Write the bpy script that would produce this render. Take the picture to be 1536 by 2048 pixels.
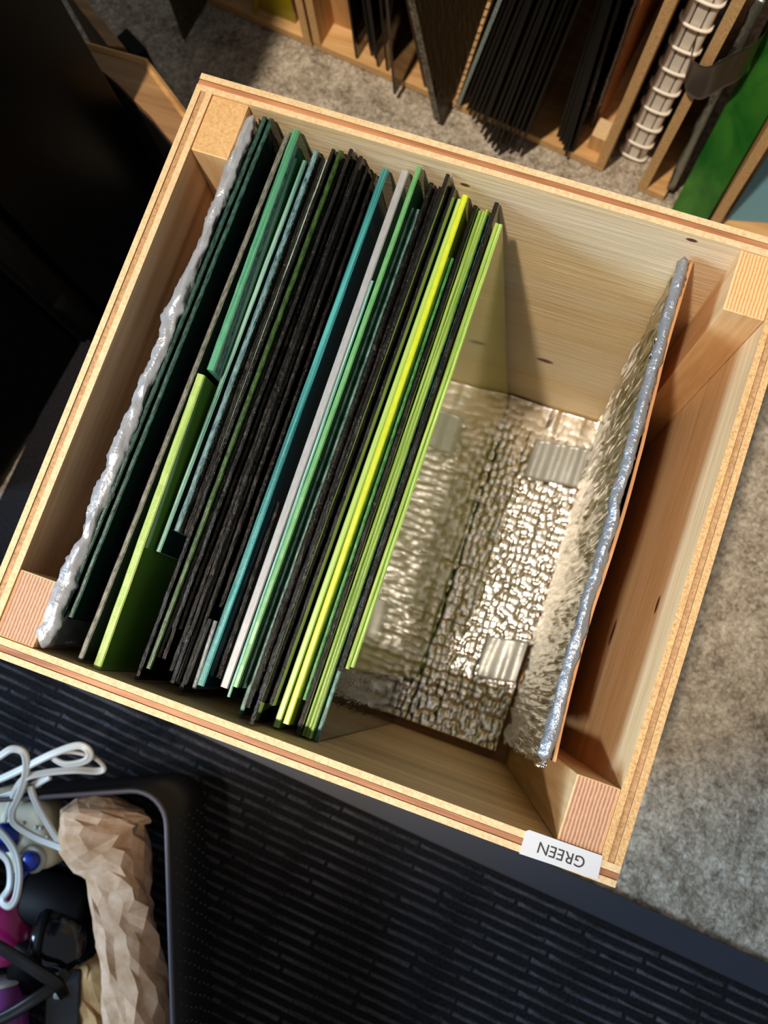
import bpy, bmesh, math, random
import numpy as np
from mathutils import Matrix, Vector
random.seed(7)
rng = np.random.default_rng(7)
for o in list(bpy.data.objects):
    bpy.data.objects.remove(o, do_unlink=True)
SC = bpy.context.scene
COL = SC.collection

# ------------------------------------------------------------------ camera, world, lights, exposure
H = 0.465                                   # height of the box rim above the floor
L = 0.3932                                  # box depth (y); width is 0.40 (x)
Rcam = Matrix(((0.94182799, 0.33062669, -0.06038243),
               (0.31778642, -0.93451992, -0.16026325),
               (-0.10941589, 0.13175170, -0.98522569)))
cam_d = bpy.data.cameras.new('camera')
cam = bpy.data.objects.new('camera', cam_d)
COL.objects.link(cam)
m = (Rcam.transposed() @ Matrix(((1, 0, 0), (0, -1, 0), (0, 0, -1)))).to_4x4()
m.translation = Vector((0.27106, 0.08292, 0.55653 + H))
cam.matrix_world = m
cam_d.sensor_fit = 'HORIZONTAL'
cam_d.sensor_width = 36
cam_d.lens = 36 * 1895.52 / 1536
cam_d.clip_start = 0.01
cam_d.dof.use_dof = True
cam_d.dof.focus_distance = 0.585
cam_d.dof.aperture_fstop = 12
SC.camera = cam

world = bpy.data.worlds.new('world')
SC.world = world
world.use_nodes = True
world.node_tree.nodes['Background'].inputs[0].default_value = (0.92, 0.95, 1.0, 1)
world.node_tree.nodes['Background'].inputs[1].default_value = 0.24

def aim(ob, target):
    d = Vector(target) - ob.location
    ob.rotation_euler = d.to_track_quat('-Z', 'Y').to_euler()

lamp_d = bpy.data.lights.new('ceiling_spot', 'SPOT')      # warm ceiling spot, upper left and in front
lamp_d.energy = 400
lamp_d.color = (1.0, 0.86, 0.70)
lamp_d.shadow_soft_size = 0.06
lamp_d.spot_size = math.radians(23.5)
lamp_d.spot_blend = 0.6
lamp = bpy.data.objects.new('ceiling_spot', lamp_d)
COL.objects.link(lamp)
lamp.location = (-0.25, -0.46, 3.10)
aim(lamp, (0.12, 0.41, 0.2))

win_d = bpy.data.lights.new('window_daylight', 'AREA')    # cool daylight from a window, front left
win_d.shape = 'RECTANGLE'
win_d.size = 1.1
win_d.size_y = 1.2
win_d.energy = 120
win_d.color = (0.52, 0.74, 1.0)
win = bpy.data.objects.new('window_daylight', win_d)
COL.objects.link(win)
win.location = (-2.3, -1.15, 1.7)
aim(win, (0.4, 0.0, 0.1))

SC.view_settings.view_transform = 'Standard'
SC.view_settings.look = 'None'
SC.view_settings.gamma = 1
SC.view_settings.use_curve_mapping = False
SC.view_settings.exposure = 0.0

# ------------------------------------------------------------------ material helpers
def lin(c):
    return tuple((x / 12.92 if x <= 0.04045 else ((x + 0.055) / 1.055) ** 2.4) for x in [v / 255 for v in c])

class NT:
    def __init__(s, name):
        s.m = bpy.data.materials.new(name)
        s.m.use_nodes = True
        s.t = s.m.node_tree
        s.b = s.t.nodes['Principled BSDF']
        s.co = None
    def n(s, kind, **kw):
        nd = s.t.nodes.new(kind)
        for k, v in kw.items():
            setattr(nd, k, v)
        return nd
    def link(s, a, b):
        s.t.links.new(a, b)
    def coord(s, scale=(1, 1, 1), loc=(0, 0, 0), rot=(0, 0, 0)):
        if s.co is None:
            s.co = s.n('ShaderNodeTexCoord')
        mp = s.n('ShaderNodeMapping')
        mp.inputs['Scale'].default_value = scale
        mp.inputs['Location'].default_value = loc
        mp.inputs['Rotation'].default_value = rot
        s.link(s.co.outputs['Object'], mp.inputs['Vector'])
        return mp.outputs['Vector']
    def noise(s, vec, scale=1.0, detail=3, rough=0.55, dist=0.0):
        nd = s.n('ShaderNodeTexNoise')
        nd.inputs['Scale'].default_value = scale
        nd.inputs['Detail'].default_value = detail
        nd.inputs['Roughness'].default_value = rough
        nd.inputs['Distortion'].default_value = dist
        s.link(vec, nd.inputs['Vector'])
        return nd.outputs['Fac']
    def ramp(s, fac, stops):
        nd = s.n('ShaderNodeValToRGB')
        e = nd.color_ramp.elements
        e[0].position, e[0].color = stops[0][0], (*stops[0][1], 1)
        e[1].position, e[1].color = stops[-1][0], (*stops[-1][1], 1)
        for p, c in stops[1:-1]:
            x = e.new(p)
            x.color = (*c, 1)
        s.link(fac, nd.inputs['Fac'])
        return nd.outputs['Color']
    def mix(s, fac, a, b, blend='MIX'):
        nd = s.n('ShaderNodeMix', data_type='RGBA', blend_type=blend)
        for sock, v in ((nd.inputs[0], fac), (nd.inputs[6], a), (nd.inputs[7], b)):
            if isinstance(v, (int, float)):
                sock.default_value = v
            elif isinstance(v, tuple):
                sock.default_value = (*v, 1)
            else:
                s.link(v, sock)
        return nd.outputs[2]
    def math(s, op, a, b=0.0):
        nd = s.n('ShaderNodeMath', operation=op)
        for i, v in enumerate((a, b)):
            if isinstance(v, (int, float)):
                nd.inputs[i].default_value = v
            else:
                s.link(v, nd.inputs[i])
        return nd.outputs[0]
    def color(s, c):
        if isinstance(c, tuple):
            s.b.inputs['Base Color'].default_value = (*c, 1)
        else:
            s.link(c, s.b.inputs['Base Color'])
    def bump(s, h, strength=0.3, dist=0.001):
        nd = s.n('ShaderNodeBump')
        nd.inputs['Strength'].default_value = strength
        nd.inputs['Distance'].default_value = dist
        s.link(h, nd.inputs['Height'])
        s.link(nd.outputs['Normal'], s.b.inputs['Normal'])
    def set(s, **kw):
        for k, v in kw.items():
            s.b.inputs[k.replace('_', ' ')].default_value = v
        return s

def plain(name, c, rough=0.5, spec=0.5, **kw):
    t = NT(name)
    t.color(lin(c))
    t.set(Roughness=rough, **kw)
    t.b.inputs['Specular IOR Level'].default_value = spec
    return t.m

def wood(name, dark, mid, light, axis, fine=260, coarse=22, rough=0.6, knots=(), grey=None, bump=0.25):
    """axis = grain direction 0,1,2; knots = [(x,y,z,radius)] in metres"""
    t = NT(name)
    sc = [1.0, 1.0, 1.0]
    sc[axis] = 0.06
    v = t.coord(tuple(sc))
    n1 = t.noise(v, fine, 3, 0.6)
    n2 = t.noise(v, coarse, 3, 0.5, 0.8)
    f = t.math('ADD', t.math('MULTIPLY', n1, 0.45), t.math('MULTIPLY', n2, 0.55))
    c = t.ramp(f, [(0.33, lin(dark)), (0.5, lin(mid)), (0.66, lin(light))])
    if grey:
        c = t.mix(t.ramp(t.noise(v, 9, 2), [(0.42, (0, 0, 0)), (0.62, (1, 1, 1))]), c, lin(grey))
    for (kx, ky, kz, kr) in knots:
        s3 = [1 / kr] * 3
        s3[axis] *= 0.55
        kv = t.coord((s3[0], s3[1], s3[2]), (-kx * s3[0], -ky * s3[1], -kz * s3[2]))
        ln = t.n('ShaderNodeVectorMath', operation='LENGTH')
        t.link(kv, ln.inputs[0])
        mk = t.ramp(ln.outputs['Value'], [(0.75, (1, 1, 1)), (1.05, (0.25, 0.25, 0.25)), (2.0 / 2.0 * 1.0, (0.25,) * 3)] if False else [(0.7, (1, 1, 1)), (1.0, (0, 0, 0))])
        c = t.mix(mk, c, lin((92, 52, 34)))
    t.color(c)
    t.set(Roughness=rough)
    t.bump(n1, bump, 0.0012)
    return t.m

def endgrain(name, a, b, scale=420, stripe=None):
    t = NT(name)
    v = t.coord()
    n = t.noise(v, scale, 3, 0.7)
    if stripe:
        w = t.n('ShaderNodeTexWave', bands_direction=stripe)
        w.inputs['Scale'].default_value = 150
        w.inputs['Distortion'].default_value = 1.4
        w.inputs['Detail'].default_value = 2
        t.link(v, w.inputs['Vector'])
        n = t.math('ADD', t.math('MULTIPLY', n, 0.5), t.math('MULTIPLY', w.outputs['Fac'], 0.5))
    t.color(t.ramp(n, [(0.3, lin(a)), (0.65, lin(b))]))
    t.set(Roughness=0.75)
    t.bump(n, 0.3, 0.001)
    return t.m

M = {}
M['ply_pale'] = endgrain('plywood_edge_pale', (200, 166, 118), (226, 200, 156), 500)
M['ply_red'] = wood('plywood_edge_red', (120, 70, 42), (170, 112, 72), (200, 142, 98), 0, 400, 60)
M['ply_tan'] = endgrain('plywood_edge_tan', (172, 130, 84), (224, 184, 126), 620)
M['ply_core'] = endgrain('plywood_core', (150, 112, 74), (198, 156, 108), 520)
M['in_back'] = wood('pine_back_panel', (206, 170, 116), (232, 200, 146), (246, 222, 174), 0, 240, 20,
                    knots=[(0.271, 0.381, H - 0.302, 0.0052), (0.333, 0.381, H - 0.0075, 0.0024), (0.1854, 0.381, H - 0.0216, 0.0022)],
                    grey=(230, 208, 172), bump=0.6)
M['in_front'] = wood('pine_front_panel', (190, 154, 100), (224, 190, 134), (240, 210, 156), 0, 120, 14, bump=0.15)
M['in_right'] = wood('pine_right_panel', (204, 164, 112), (230, 196, 144), (244, 216, 170), 1, 240, 18,
                     knots=[(0.388, 0.1515, H - 0.198, 0.007), (0.388, 0.165, H - 0.060, 0.004)])
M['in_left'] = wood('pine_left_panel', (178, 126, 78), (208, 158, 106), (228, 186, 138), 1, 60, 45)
M['post'] = wood('pine_post', (206, 158, 102), (228, 186, 132), (242, 208, 158), 2, 180, 18)
M['post_end_y'] = endgrain('pine_post_end_yellow', (190, 146, 92), (216, 178, 122), 420)
M['post_end_p'] = endgrain('pine_post_end_pink', (158, 114, 86), (204, 160, 128), 300, 'X')
M['post_end_o'] = endgrain('pine_post_end_orange', (196, 146, 92), (230, 186, 130), 300, 'X')
M['bg_ply_x'] = wood('rack_plywood', (170, 122, 70), (204, 158, 100), (226, 186, 130), 0, 160, 16)
M['bg_ply_z'] = wood('rack_plywood_upright', (160, 112, 66), (196, 148, 92), (220, 178, 122), 2, 160, 16)
M['dark_ply'] = wood('dim_plywood', (120, 86, 48), (150, 112, 68), (180, 146, 92), 0, 120, 16)  # plywood tones lowered for the dim-lit corner, shade put into the colour
M['cardboard'] = wood('cardboard_brown', (164, 112, 70), (188, 134, 88), (204, 152, 104), 1, 90, 30, bump=0.1)

def foil(name, col=(214, 216, 210), rough=0.2, bs=160, strength=0.35, stretch=(1, 1, 1), metal=1.0):
    t = NT(name)
    v = t.coord(stretch)
    n = t.noise(v, bs, 1.5 if stretch[2] < 0.1 else 4, 0.6, 0.4)
    t.color(lin(col))
    dist = 0.006 if stretch[2] < 0.1 else 0.002
    t.set(Roughness=rough, Metallic=metal)
    t.bump(n, strength, dist)
    return t.m
M['foil_floor'] = foil('bubble_foil', (244, 240, 232), rough=0.24, bs=90, strength=0.3)
M['foil_wall'] = foil('crinkled_foil', (244, 240, 232), rough=0.25, bs=300, strength=0.8, stretch=(1, 1, 0.03))
M['foil_bead'] = foil('crumpled_foil_edge', (205, 208, 212), 0.24, 120, 0.5, metal=0.6)
M['tape_bead'] = foil('silver_plastic_edge', (150, 153, 158), 0.26, 220, 0.7, metal=0.5)
M['duct'] = foil('grey_duct_tape', (172, 173, 168), 0.38, 60, 0.3, metal=0.45)
M['duct_dark'] = foil('grey_duct_tape_flap', (92, 84, 79), 0.33, 40, 0.12, metal=0.6)

def glass_edge(name, a, b, rough=0.22, sparkle=0.6, scale=900, stripes=None):
    """ground and chipped top edge of a sheet"""
    t = NT(name)
    v = t.coord((1, 0.25, 1))
    n = t.noise(v, scale, 4, 0.7)
    if stripes:
        vs = t.coord((1, 0.01, 0.01))
        n2 = t.noise(vs, stripes, 2, 0.6)
        f = n2
    else:
        f = n
    t.color(t.ramp(f, [(0.36, lin(a)), (0.62, lin(b))]))
    t.set(Roughness=rough)
    t.bump(n, sparkle, 0.0015)
    return t.m

def glass_face(name, c, trans=0.0, rough=0.03, dust=0.0, ripple=0.0, ior=1.5):
    t = NT(name)
    base = lin(c)
    if dust:
        d = t.noise(t.coord(), 700, 2, 0.5)
        k = t.ramp(d, [(0.70, (0, 0, 0)), (0.76, (dust,) * 3)])
        t.color(t.mix(k, base, (0.5, 0.48, 0.44)))
    else:
        t.color(base)
    t.set(Roughness=rough, IOR=ior)
    t.b.inputs['Transmission Weight'].default_value = trans
    if ripple:
        t.bump(t.noise(t.coord((1, 1, 0.3)), 160, 3, 0.6), ripple, 0.002)
    return t.m

# ------------------------------------------------------------------ mesh helpers
def finish(o, label=None, cat=None, group=None, kind=None):
    if label: o['label'] = label
    if cat: o['category'] = cat
    if group: o['group'] = group
    if kind: o['kind'] = kind
    return o

def root(name, loc, label, cat, group=None):
    e = bpy.data.objects.new(name, None)
    e.empty_display_size = 0.02
    COL.objects.link(e)
    e.location = loc
    return finish(e, label, cat, group)

def attach(o, parent):
    if parent is None:
        return
    top = parent
    off = Vector((0, 0, 0))
    while top is not None:
        off += top.location
        top = top.parent if top.parent else None
    o.parent = parent
    # children are modelled in world coordinates
    if parent.type == 'EMPTY':
        o.matrix_parent_inverse = Matrix.Translation(-parent.location)
    else:
        o.matrix_parent_inverse = Matrix.Identity(4)

def mobj(name, verts, faces, mats, parent=None, fmat=None, smooth=False, **kw):
    me = bpy.data.meshes.new(name)
    me.from_pydata([tuple(v) for v in verts], [], [tuple(f) for f in faces])
    if not isinstance(mats, (list, tuple)):
        mats = [mats]
    for x in mats:
        me.materials.append(M[x] if isinstance(x, str) else x)
    if fmat is not None:
        me.polygons.foreach_set('material_index', np.array(fmat, dtype=np.int32))
    if smooth:
        me.polygons.foreach_set('use_smooth', np.ones(len(me.polygons), dtype=bool))
    bm = bmesh.new()
    bm.from_mesh(me)
    bmesh.ops.recalc_face_normals(bm, faces=bm.faces)
    bm.to_mesh(me)
    bm.free()
    me.update()
    o = bpy.data.objects.new(name, me)
    COL.objects.link(o)
    attach(o, parent)
    return finish(o, **kw)

BOXF = [(0, 3, 2, 1), (4, 5, 6, 7), (0, 1, 5, 4), (1, 2, 6, 5), (2, 3, 7, 6), (3, 0, 4, 7)]
def boxv(x0, x1, y0, y1, z0, z1):
    return [(x0, y0, z0), (x1, y0, z0), (x1, y1, z0), (x0, y1, z0), (x0, y0, z1), (x1, y0, z1), (x1, y1, z1), (x0, y1, z1)]

def box(name, b, mats, parent=None, fmat=None, bev=0.0, **kw):
    o = mobj(name, boxv(*b), BOXF, mats, parent, fmat, **kw)
    if bev:
        bevel(o, bev)
    return o

def bevel(o, w, seg=2):
    bm = bmesh.new()
    bm.from_mesh(o.data)
    bmesh.ops.bevel(bm, geom=list(bm.edges), offset=w, segments=seg, profile=0.5, affect='EDGES')
    bm.to_mesh(o.data)
    bm.free()

def hexa(name, P, mats, parent=None, fmat=None, bev=0.0, **kw):
    """P: 8 points, bottom loop then top loop"""
    o = mobj(name, P, BOXF, mats, parent, fmat, **kw)
    if bev:
        bevel(o, bev)
    return o

def prism(name, poly, vec, mats, parent=None, bev=0.0, **kw):
    n = len(poly)
    V = [Vector(p) for p in poly] + [Vector(p) + Vector(vec) for p in poly]
    F = [tuple(range(n))[::-1], tuple(range(n, 2 * n))] + [(i, (i + 1) % n, n + (i + 1) % n, n + i) for i in range(n)]
    o = mobj(name, V, F, mats, parent, **kw)
    if bev:
        bevel(o, bev)
    return o

def spline(pts, n=10):
    P = [np.array(p, float) for p in pts]
    P = [2 * P[0] - P[1]] + P + [2 * P[-1] - P[-2]]
    out = []
    for i in range(1, len(P) - 2):
        for k in range(n):
            t = k / n
            a, b, c, d = P[i - 1], P[i], P[i + 1], P[i + 2]
            out.append(0.5 * (2 * b + (c - a) * t + (2 * a - 5 * b + 4 * c - d) * t * t + (3 * b - a - 3 * c + d) * t ** 3))
    out.append(P[-2])
    return out

def tube_geo(path, r, sides=10, up=(0, 0, 1), shape=None, caps=True):
    """sweep; r float or list; shape: list of (a,b) unit cross-section points"""
    path = [np.array(p, float) for p in path]
    if shape is None:
        shape = [(math.cos(2 * math.pi * k / sides), math.sin(2 * math.pi * k / sides)) for k in range(sides)]
    S = len(shape)
    V, F = [], []
    side = None
    for i, p in enumerate(path):
        t = path[min(i + 1, len(path) - 1)] - path[max(i - 1, 0)]
        t /= np.linalg.norm(t) + 1e-12
        if side is None:
            s = np.cross(t, up)
            if np.linalg.norm(s) < 1e-3:
                s = np.cross(t, (1, 0, 0))
        else:
            s = side - t * (side @ t)
        s = s / (np.linalg.norm(s) + 1e-12)
        side = s
        w = np.cross(s, t)
        rr = r[i] if isinstance(r, (list, tuple, np.ndarray)) else r
        for a, b in shape:
            V.append(p + rr * (a * s + b * w))
    for i in range(len(path) - 1):
        for k in range(S):
            F.append((i * S + k, i * S + (k + 1) % S, (i + 1) * S + (k + 1) % S, (i + 1) * S + k))
    if caps:
        F.append(tuple(range(S))[::-1])
        F.append(tuple(range((len(path) - 1) * S, len(path) * S)))
    return V, F

def tube(name, path, r, mats, parent=None, sides=10, shape=None, smooth=True, **kw):
    V, F = tube_geo(path, r, sides, shape=shape)
    return mobj(name, V, F, mats, parent, smooth=smooth, **kw)

TWIN = [(1.9 * 0.5 + 1.0 * math.cos(a), 1.0 * math.sin(a)) for a in np.linspace(-2.1, 2.1, 8)] + \
       [(-1.9 * 0.5 - 1.0 * math.cos(a), -1.0 * math.sin(a)) for a in np.linspace(-2.1, 2.1, 8)]

def vnoise(x, y, seed):
    """value noise on numpy arrays, about 0..1"""
    r = np.random.default_rng(seed).random((256, 256))
    xi, yi = np.floor(x).astype(int), np.floor(y).astype(int)
    fx, fy = x - xi, y - yi
    fx, fy = fx * fx * (3 - 2 * fx), fy * fy * (3 - 2 * fy)
    g = lambda a, b: r[a % 256, b % 256]
    return (g(xi, yi) * (1 - fx) + g(xi + 1, yi) * fx) * (1 - fy) + (g(xi, yi + 1) * (1 - fx) + g(xi + 1, yi + 1) * fx) * fy

def grid_faces(nu, nv):
    i = np.arange(nu - 1)[:, None] * nv + np.arange(nv - 1)[None, :]
    i = i.ravel()
    return np.stack([i, i + 1, i + nv + 1, i + nv], 1)

def grid_obj(name, P, mats, parent=None, smooth=True, back=None, **kw):
    """P: (nu,nv,3) array; back: optional offset vector closing it into a slab"""
    nu, nv = P.shape[:2]
    V = P.reshape(-1, 3)
    F = grid_faces(nu, nv)
    if back is not None:
        n = nu * nv
        V = np.concatenate([V, V + np.array(back)]) if np.ndim(back) == 1 else np.concatenate([V, np.array(back).reshape(-1, 3)])
        idx = np.arange(n).reshape(nu, nv)
        ring = list(idx[:, 0]) + list(idx[-1, 1:]) + list(idx[-2::-1, -1]) + list(idx[0, -2:0:-1])
        ring = np.array(ring)
        nx = np.roll(ring, -1)
        F = np.concatenate([F, F[:, ::-1] + n, np.stack([nx, ring, ring + n, nx + n], 1)])
    me = bpy.data.meshes.new(name)
    me.vertices.add(len(V))
    me.vertices.foreach_set('co', V.astype(np.float32).ravel())
    me.loops.add(len(F) * 4)
    me.loops.foreach_set('vertex_index', F.astype(np.int32).ravel())
    me.polygons.add(len(F))
    me.polygons.foreach_set('loop_start', np.arange(0, len(F) * 4, 4, dtype=np.int32))
    me.polygons.foreach_set('loop_total', np.full(len(F), 4, dtype=np.int32))
    me.update(calc_edges=True)
    me.validate()
    if smooth:
        me.polygons.foreach_set('use_smooth', np.ones(len(me.polygons), dtype=bool))
    for x in (mats if isinstance(mats, (list, tuple)) else [mats]):
        me.materials.append(M[x] if isinstance(x, str) else x)
    o = bpy.data.objects.new(name, me)
    COL.objects.link(o)
    attach(o, parent)
    return finish(o, **kw)

def lathe(name, prof, base, axis, mats, parent=None, seg=32, smooth=True, **kw):
    """prof: [(dist along axis, radius)]"""
    ax = Vector(axis).normalized()
    s = ax.cross(Vector((0, 0, 1)))
    if s.length < 1e-3:
        s = ax.cross(Vector((1, 0, 0)))
    s.normalize()
    w = ax.cross(s)
    V, F = [], []
    for d, r in prof:
        for k in range(seg):
            a = 2 * math.pi * k / seg
            V.append(Vector(base) + ax * d + (s * math.cos(a) + w * math.sin(a)) * r)
    for i in range(len(prof) - 1):
        for k in range(seg):
            F.append((i * seg + k, i * seg + (k + 1) % seg, (i + 1) * seg + (k + 1) % seg, (i + 1) * seg + k))
    F.append(tuple(range(seg))[::-1])
    F.append(tuple(range((len(prof) - 1) * seg, len(prof) * seg)))
    return mobj(name, V, F, mats, parent, smooth=smooth, **kw)

# ------------------------------------------------------------------ floor: pale carpet
t = NT('carpet')
v = t.coord()
n1 = t.noise(v, 210, 3, 0.75, 0.6)
n2 = t.noise(v, 35, 3, 0.6)
f = t.math('ADD', t.math('MULTIPLY', n1, 0.65), t.math('MULTIPLY', n2, 0.35))
t.color(t.ramp(f, [(0.34, lin((100, 90, 77))), (0.5, lin((174, 162, 143))), (0.64, lin((216, 206, 188)))]))
t.set(Roughness=0.95)
t.b.inputs['Specular IOR Level'].default_value = 0.1
t.bump(n1, 0.9, 0.004)
M['carpet'] = t.m
xs = np.concatenate([np.linspace(-2.2, -0.62, 12), np.arange(-0.6, 0.92, 0.0032), np.linspace(0.94, 2.6, 12)])
ys = np.concatenate([np.linspace(-2.4, -0.22, 14), np.arange(-0.2, 1.0, 0.0032), np.linspace(1.02, 2.6, 12)])
X, Y = np.meshgrid(xs, ys, indexing='ij')
Z = -0.0045 + 0.0036 * vnoise(X * 150, Y * 150, 3) + 0.0009 * vnoise(X * 60, Y * 60, 4)
floor = grid_obj('floor', np.stack([X, Y, Z], -1), 'carpet', kind='structure')

# ------------------------------------------------------------------ the plywood box
BX = root('plywood_crate', (0.2, L / 2, 0), 'large open pale plywood box holding the upright green glass sheets', 'box')
T = 0.012
def ply_panel(name, b, axis, inner_sign, inner_mat, edge, core, face_mat):
    """three plies through the thickness; the inner one is the panel itself, the others are its sub-parts"""
    x0, x1, y0, y1, z0, z1 = b
    lo, hi = (x0, x1) if axis == 0 else (y0, y1)
    w = (hi - lo) / 3
    cuts = [lo, lo + 0.34 * (hi - lo), lo + 0.64 * (hi - lo), hi]
    spans = [(cuts[i] + (0.0002 if i else 0), cuts[i + 1] - (0.0002 if i < 2 else 0)) for i in range(3)]   # hairline glue joints
    if inner_sign < 0:
        spans = spans[::-1]
    # spans[0] outer, spans[2] inner
    res = []
    def mk(nm, sp, mats, fm, parent, dz):
        bb = (sp[0], sp[1], y0, y1, z0, z1 - dz) if axis == 0 else (x0, x1, sp[0], sp[1], z0, z1 - dz)
        return box(nm, bb, mats, parent, fm)
    inner = mk(name, spans[2], [inner_mat, edge], [0, 1, 0, 0, 0, 0], BX, 0.0)
    mk('core_ply', spans[1], [core], None, inner, 0.0008)
    mk('outer_ply', spans[0], [face_mat, edge], [0, 1, 0, 0, 0, 0], inner, 0.0002)
    return inner
ply_panel('back_panel', (0, 0.40, L - T, L, 0.012, H), 1, -1, 'in_back', 'ply_pale', 'ply_red', 'bg_ply_x')
ply_panel('front_panel', (0, 0.40, 0, T, 0.012, H), 1, 1, 'in_front', 'ply_pale', 'ply_red', 'bg_ply_x')
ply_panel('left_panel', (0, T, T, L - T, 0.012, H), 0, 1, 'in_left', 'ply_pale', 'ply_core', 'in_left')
ply_panel('right_panel', (0.40 - T, 0.40, T, L - T, 0.012, H), 0, -1, 'in_right', 'ply_tan', 'ply_core', 'in_right')
box('bottom_panel', (0, 0.40, 0, L, 0.0, 0.012), 'bg_ply_x', BX)
e = 0.0003
for (x0, x1, y0, y1, em) in ((T + e, 0.0375, L - T - 0.040, L - T - e, 'post_end_y'), (0.3625, 0.388 - e, L - T - 0.040, L - T - e, 'post_end_o'),
                             (T + e, 0.0375, T + e, 0.0535, 'post_end_p'), (0.3625, 0.388 - e, T + e, 0.0515, 'post_end_p')):
    box('corner_post', (x0, x1, y0, y1, 0.012, H - 0.0012), ['post', em], BX, [0, 1, 0, 0, 0, 0], bev=0.0006)

# label on the front rim
LB = root('name_label', (0.367, 0.006, H), 'white paper label lettered GREEN stuck on the front rim of the box', 'label')
M['paper'] = plain('label_paper', (198, 201, 205), 0.55)
M['ink'] = plain('label_ink', (30, 30, 34), 0.6)
pts = [(0.3445, 0.0122), (0.3462, 0.0134), (0.3885, 0.0140), (0.3896, 0.0010), (0.3448, -0.0006)]
prism('paper_strip', [(x, y, H + 0.0002) for x, y in pts], (0, 0, 0.0003), 'paper', LB)
cu = bpy.data.curves.new('lettering', 'FONT')
cu.body = 'GREEN'
cu.size = 0.0088
cu.align_x = 'CENTER'
cu.align_y = 'CENTER'
cu.offset = 0.00004
cu.extrude = 0.00006
tmp = bpy.data.objects.new('tmp', cu)
COL.objects.link(tmp)
bpy.context.view_layer.update()
me = bpy.data.meshes.new_from_object(tmp.evaluated_get(bpy.context.evaluated_depsgraph_get()))
bpy.data.objects.remove(tmp, do_unlink=True)
rotm = Matrix.Translation((0.3668, 0.0069, H + 0.00056)) @ Matrix.Rotation(math.pi + math.radians(0.8), 4, 'Z')
me.transform(rotm)
me.materials.clear()
me.materials.append(M['ink'])
tx = bpy.data.objects.new('lettering', me)
COL.objects.link(tx)
attach(tx, LB)

# ------------------------------------------------------------------ foil liner (floor and two walls) with tape
FZ = H - 0.432
FL = root('foil_liner', (0.2, 0.2, FZ), 'silver bubble foil liner covering the bottom and both sides of the box', 'liner')
# floor: hammered bubbles
xs = np.arange(0.06, 0.3485, 0.0011)
ys = np.arange(0.021, L - 0.0145, 0.0011)
X, Y = np.meshgrid(xs, ys, indexing='ij')
def bubbles(X, Y, cell, seed):
    gx, gy = X / cell, Y / cell
    r = np.random.default_rng(seed).random((2, 128, 128))
    best = np.full(X.shape, 9.0)
    for dx in (-1, 0, 1):
        for dy in (-1, 0, 1):
            cx, cy = np.floor(gx).astype(int) + dx, np.floor(gy).astype(int) + dy
            px = cx + 0.2 + 0.6 * r[0, cx % 128, cy % 128]
            py = cy + 0.2 + 0.6 * r[1, cx % 128, cy % 128]
            best = np.minimum(best, (gx - px) ** 2 + (gy - py) ** 2)
    return np.clip(1 - best / 0.42, 0, 1)
bub = np.sqrt(bubbles(X * 1.25, Y, 0.0085, 5))
fold = vnoise(X * 140, Y * 16, 6)                              # long soft folds along the box
fade = np.clip((0.37 - Y) / 0.09, 0.15, 1)
Z = FZ - 0.004 + 0.0026 * bub * fade + 0.0022 * fold + 0.004 * vnoise(X * 24, Y * 14, 8) + 0.006 * np.clip((0.05 - Y) / 0.03, 0, 1)
Pf = np.stack([X, Y, Z], -1)
bk = Pf.copy(); bk[..., 2] = H - 0.4525 + 0.0005
grid_obj('foil_floor', Pf, 'foil_floor', FL, back=bk)
# right wall, crinkled; slightly bowed
ys = np.arange(0.047, L - 0.0148, 0.0012)
zs = np.concatenate([np.arange(FZ + 0.004, H - 0.030, 0.0024), [H - 0.030]])
Yw, Zw = np.meshgrid(ys, zs, indexing='ij')
def wall_x(Y, Z):
    s = (Z - FZ) / (H - 0.03 - FZ)
    ytop = np.clip((Y - 0.047) / 0.33, 0, 1)
    xt = 0.3440 - 0.0115 * ytop
    xb = 0.3520 - 0.0075 * ytop
    return xb + (xt - xb) * s
front_cut = 0.012 * np.clip(1 - (Zw - FZ) / 0.35, 0, 1) + 0.004 * vnoise(Zw * 90, Zw * 0, 21)
Yc = np.where(Yw < 0.06, Yw - front_cut * np.clip((0.06 - Yw) / 0.013, 0, 1), Yw)
crk = vnoise(Yw * 420, Zw * 34, 9) + 0.6 * vnoise(Yw * 200, Zw * 18, 10) + 0.35 * vnoise(Yw * 60, Zw * 60, 12)
Xw = wall_x(Yw, Zw) + 0.0042 * (crk - 1.0)
Pw = np.stack([Xw, Yc, Zw], -1)
bk = Pw.copy(); bk[..., 0] = wall_x(Yw, Zw) + 0.0045
grid_obj('foil_wall', Pw, 'foil_wall', FL, back=bk)
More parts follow.
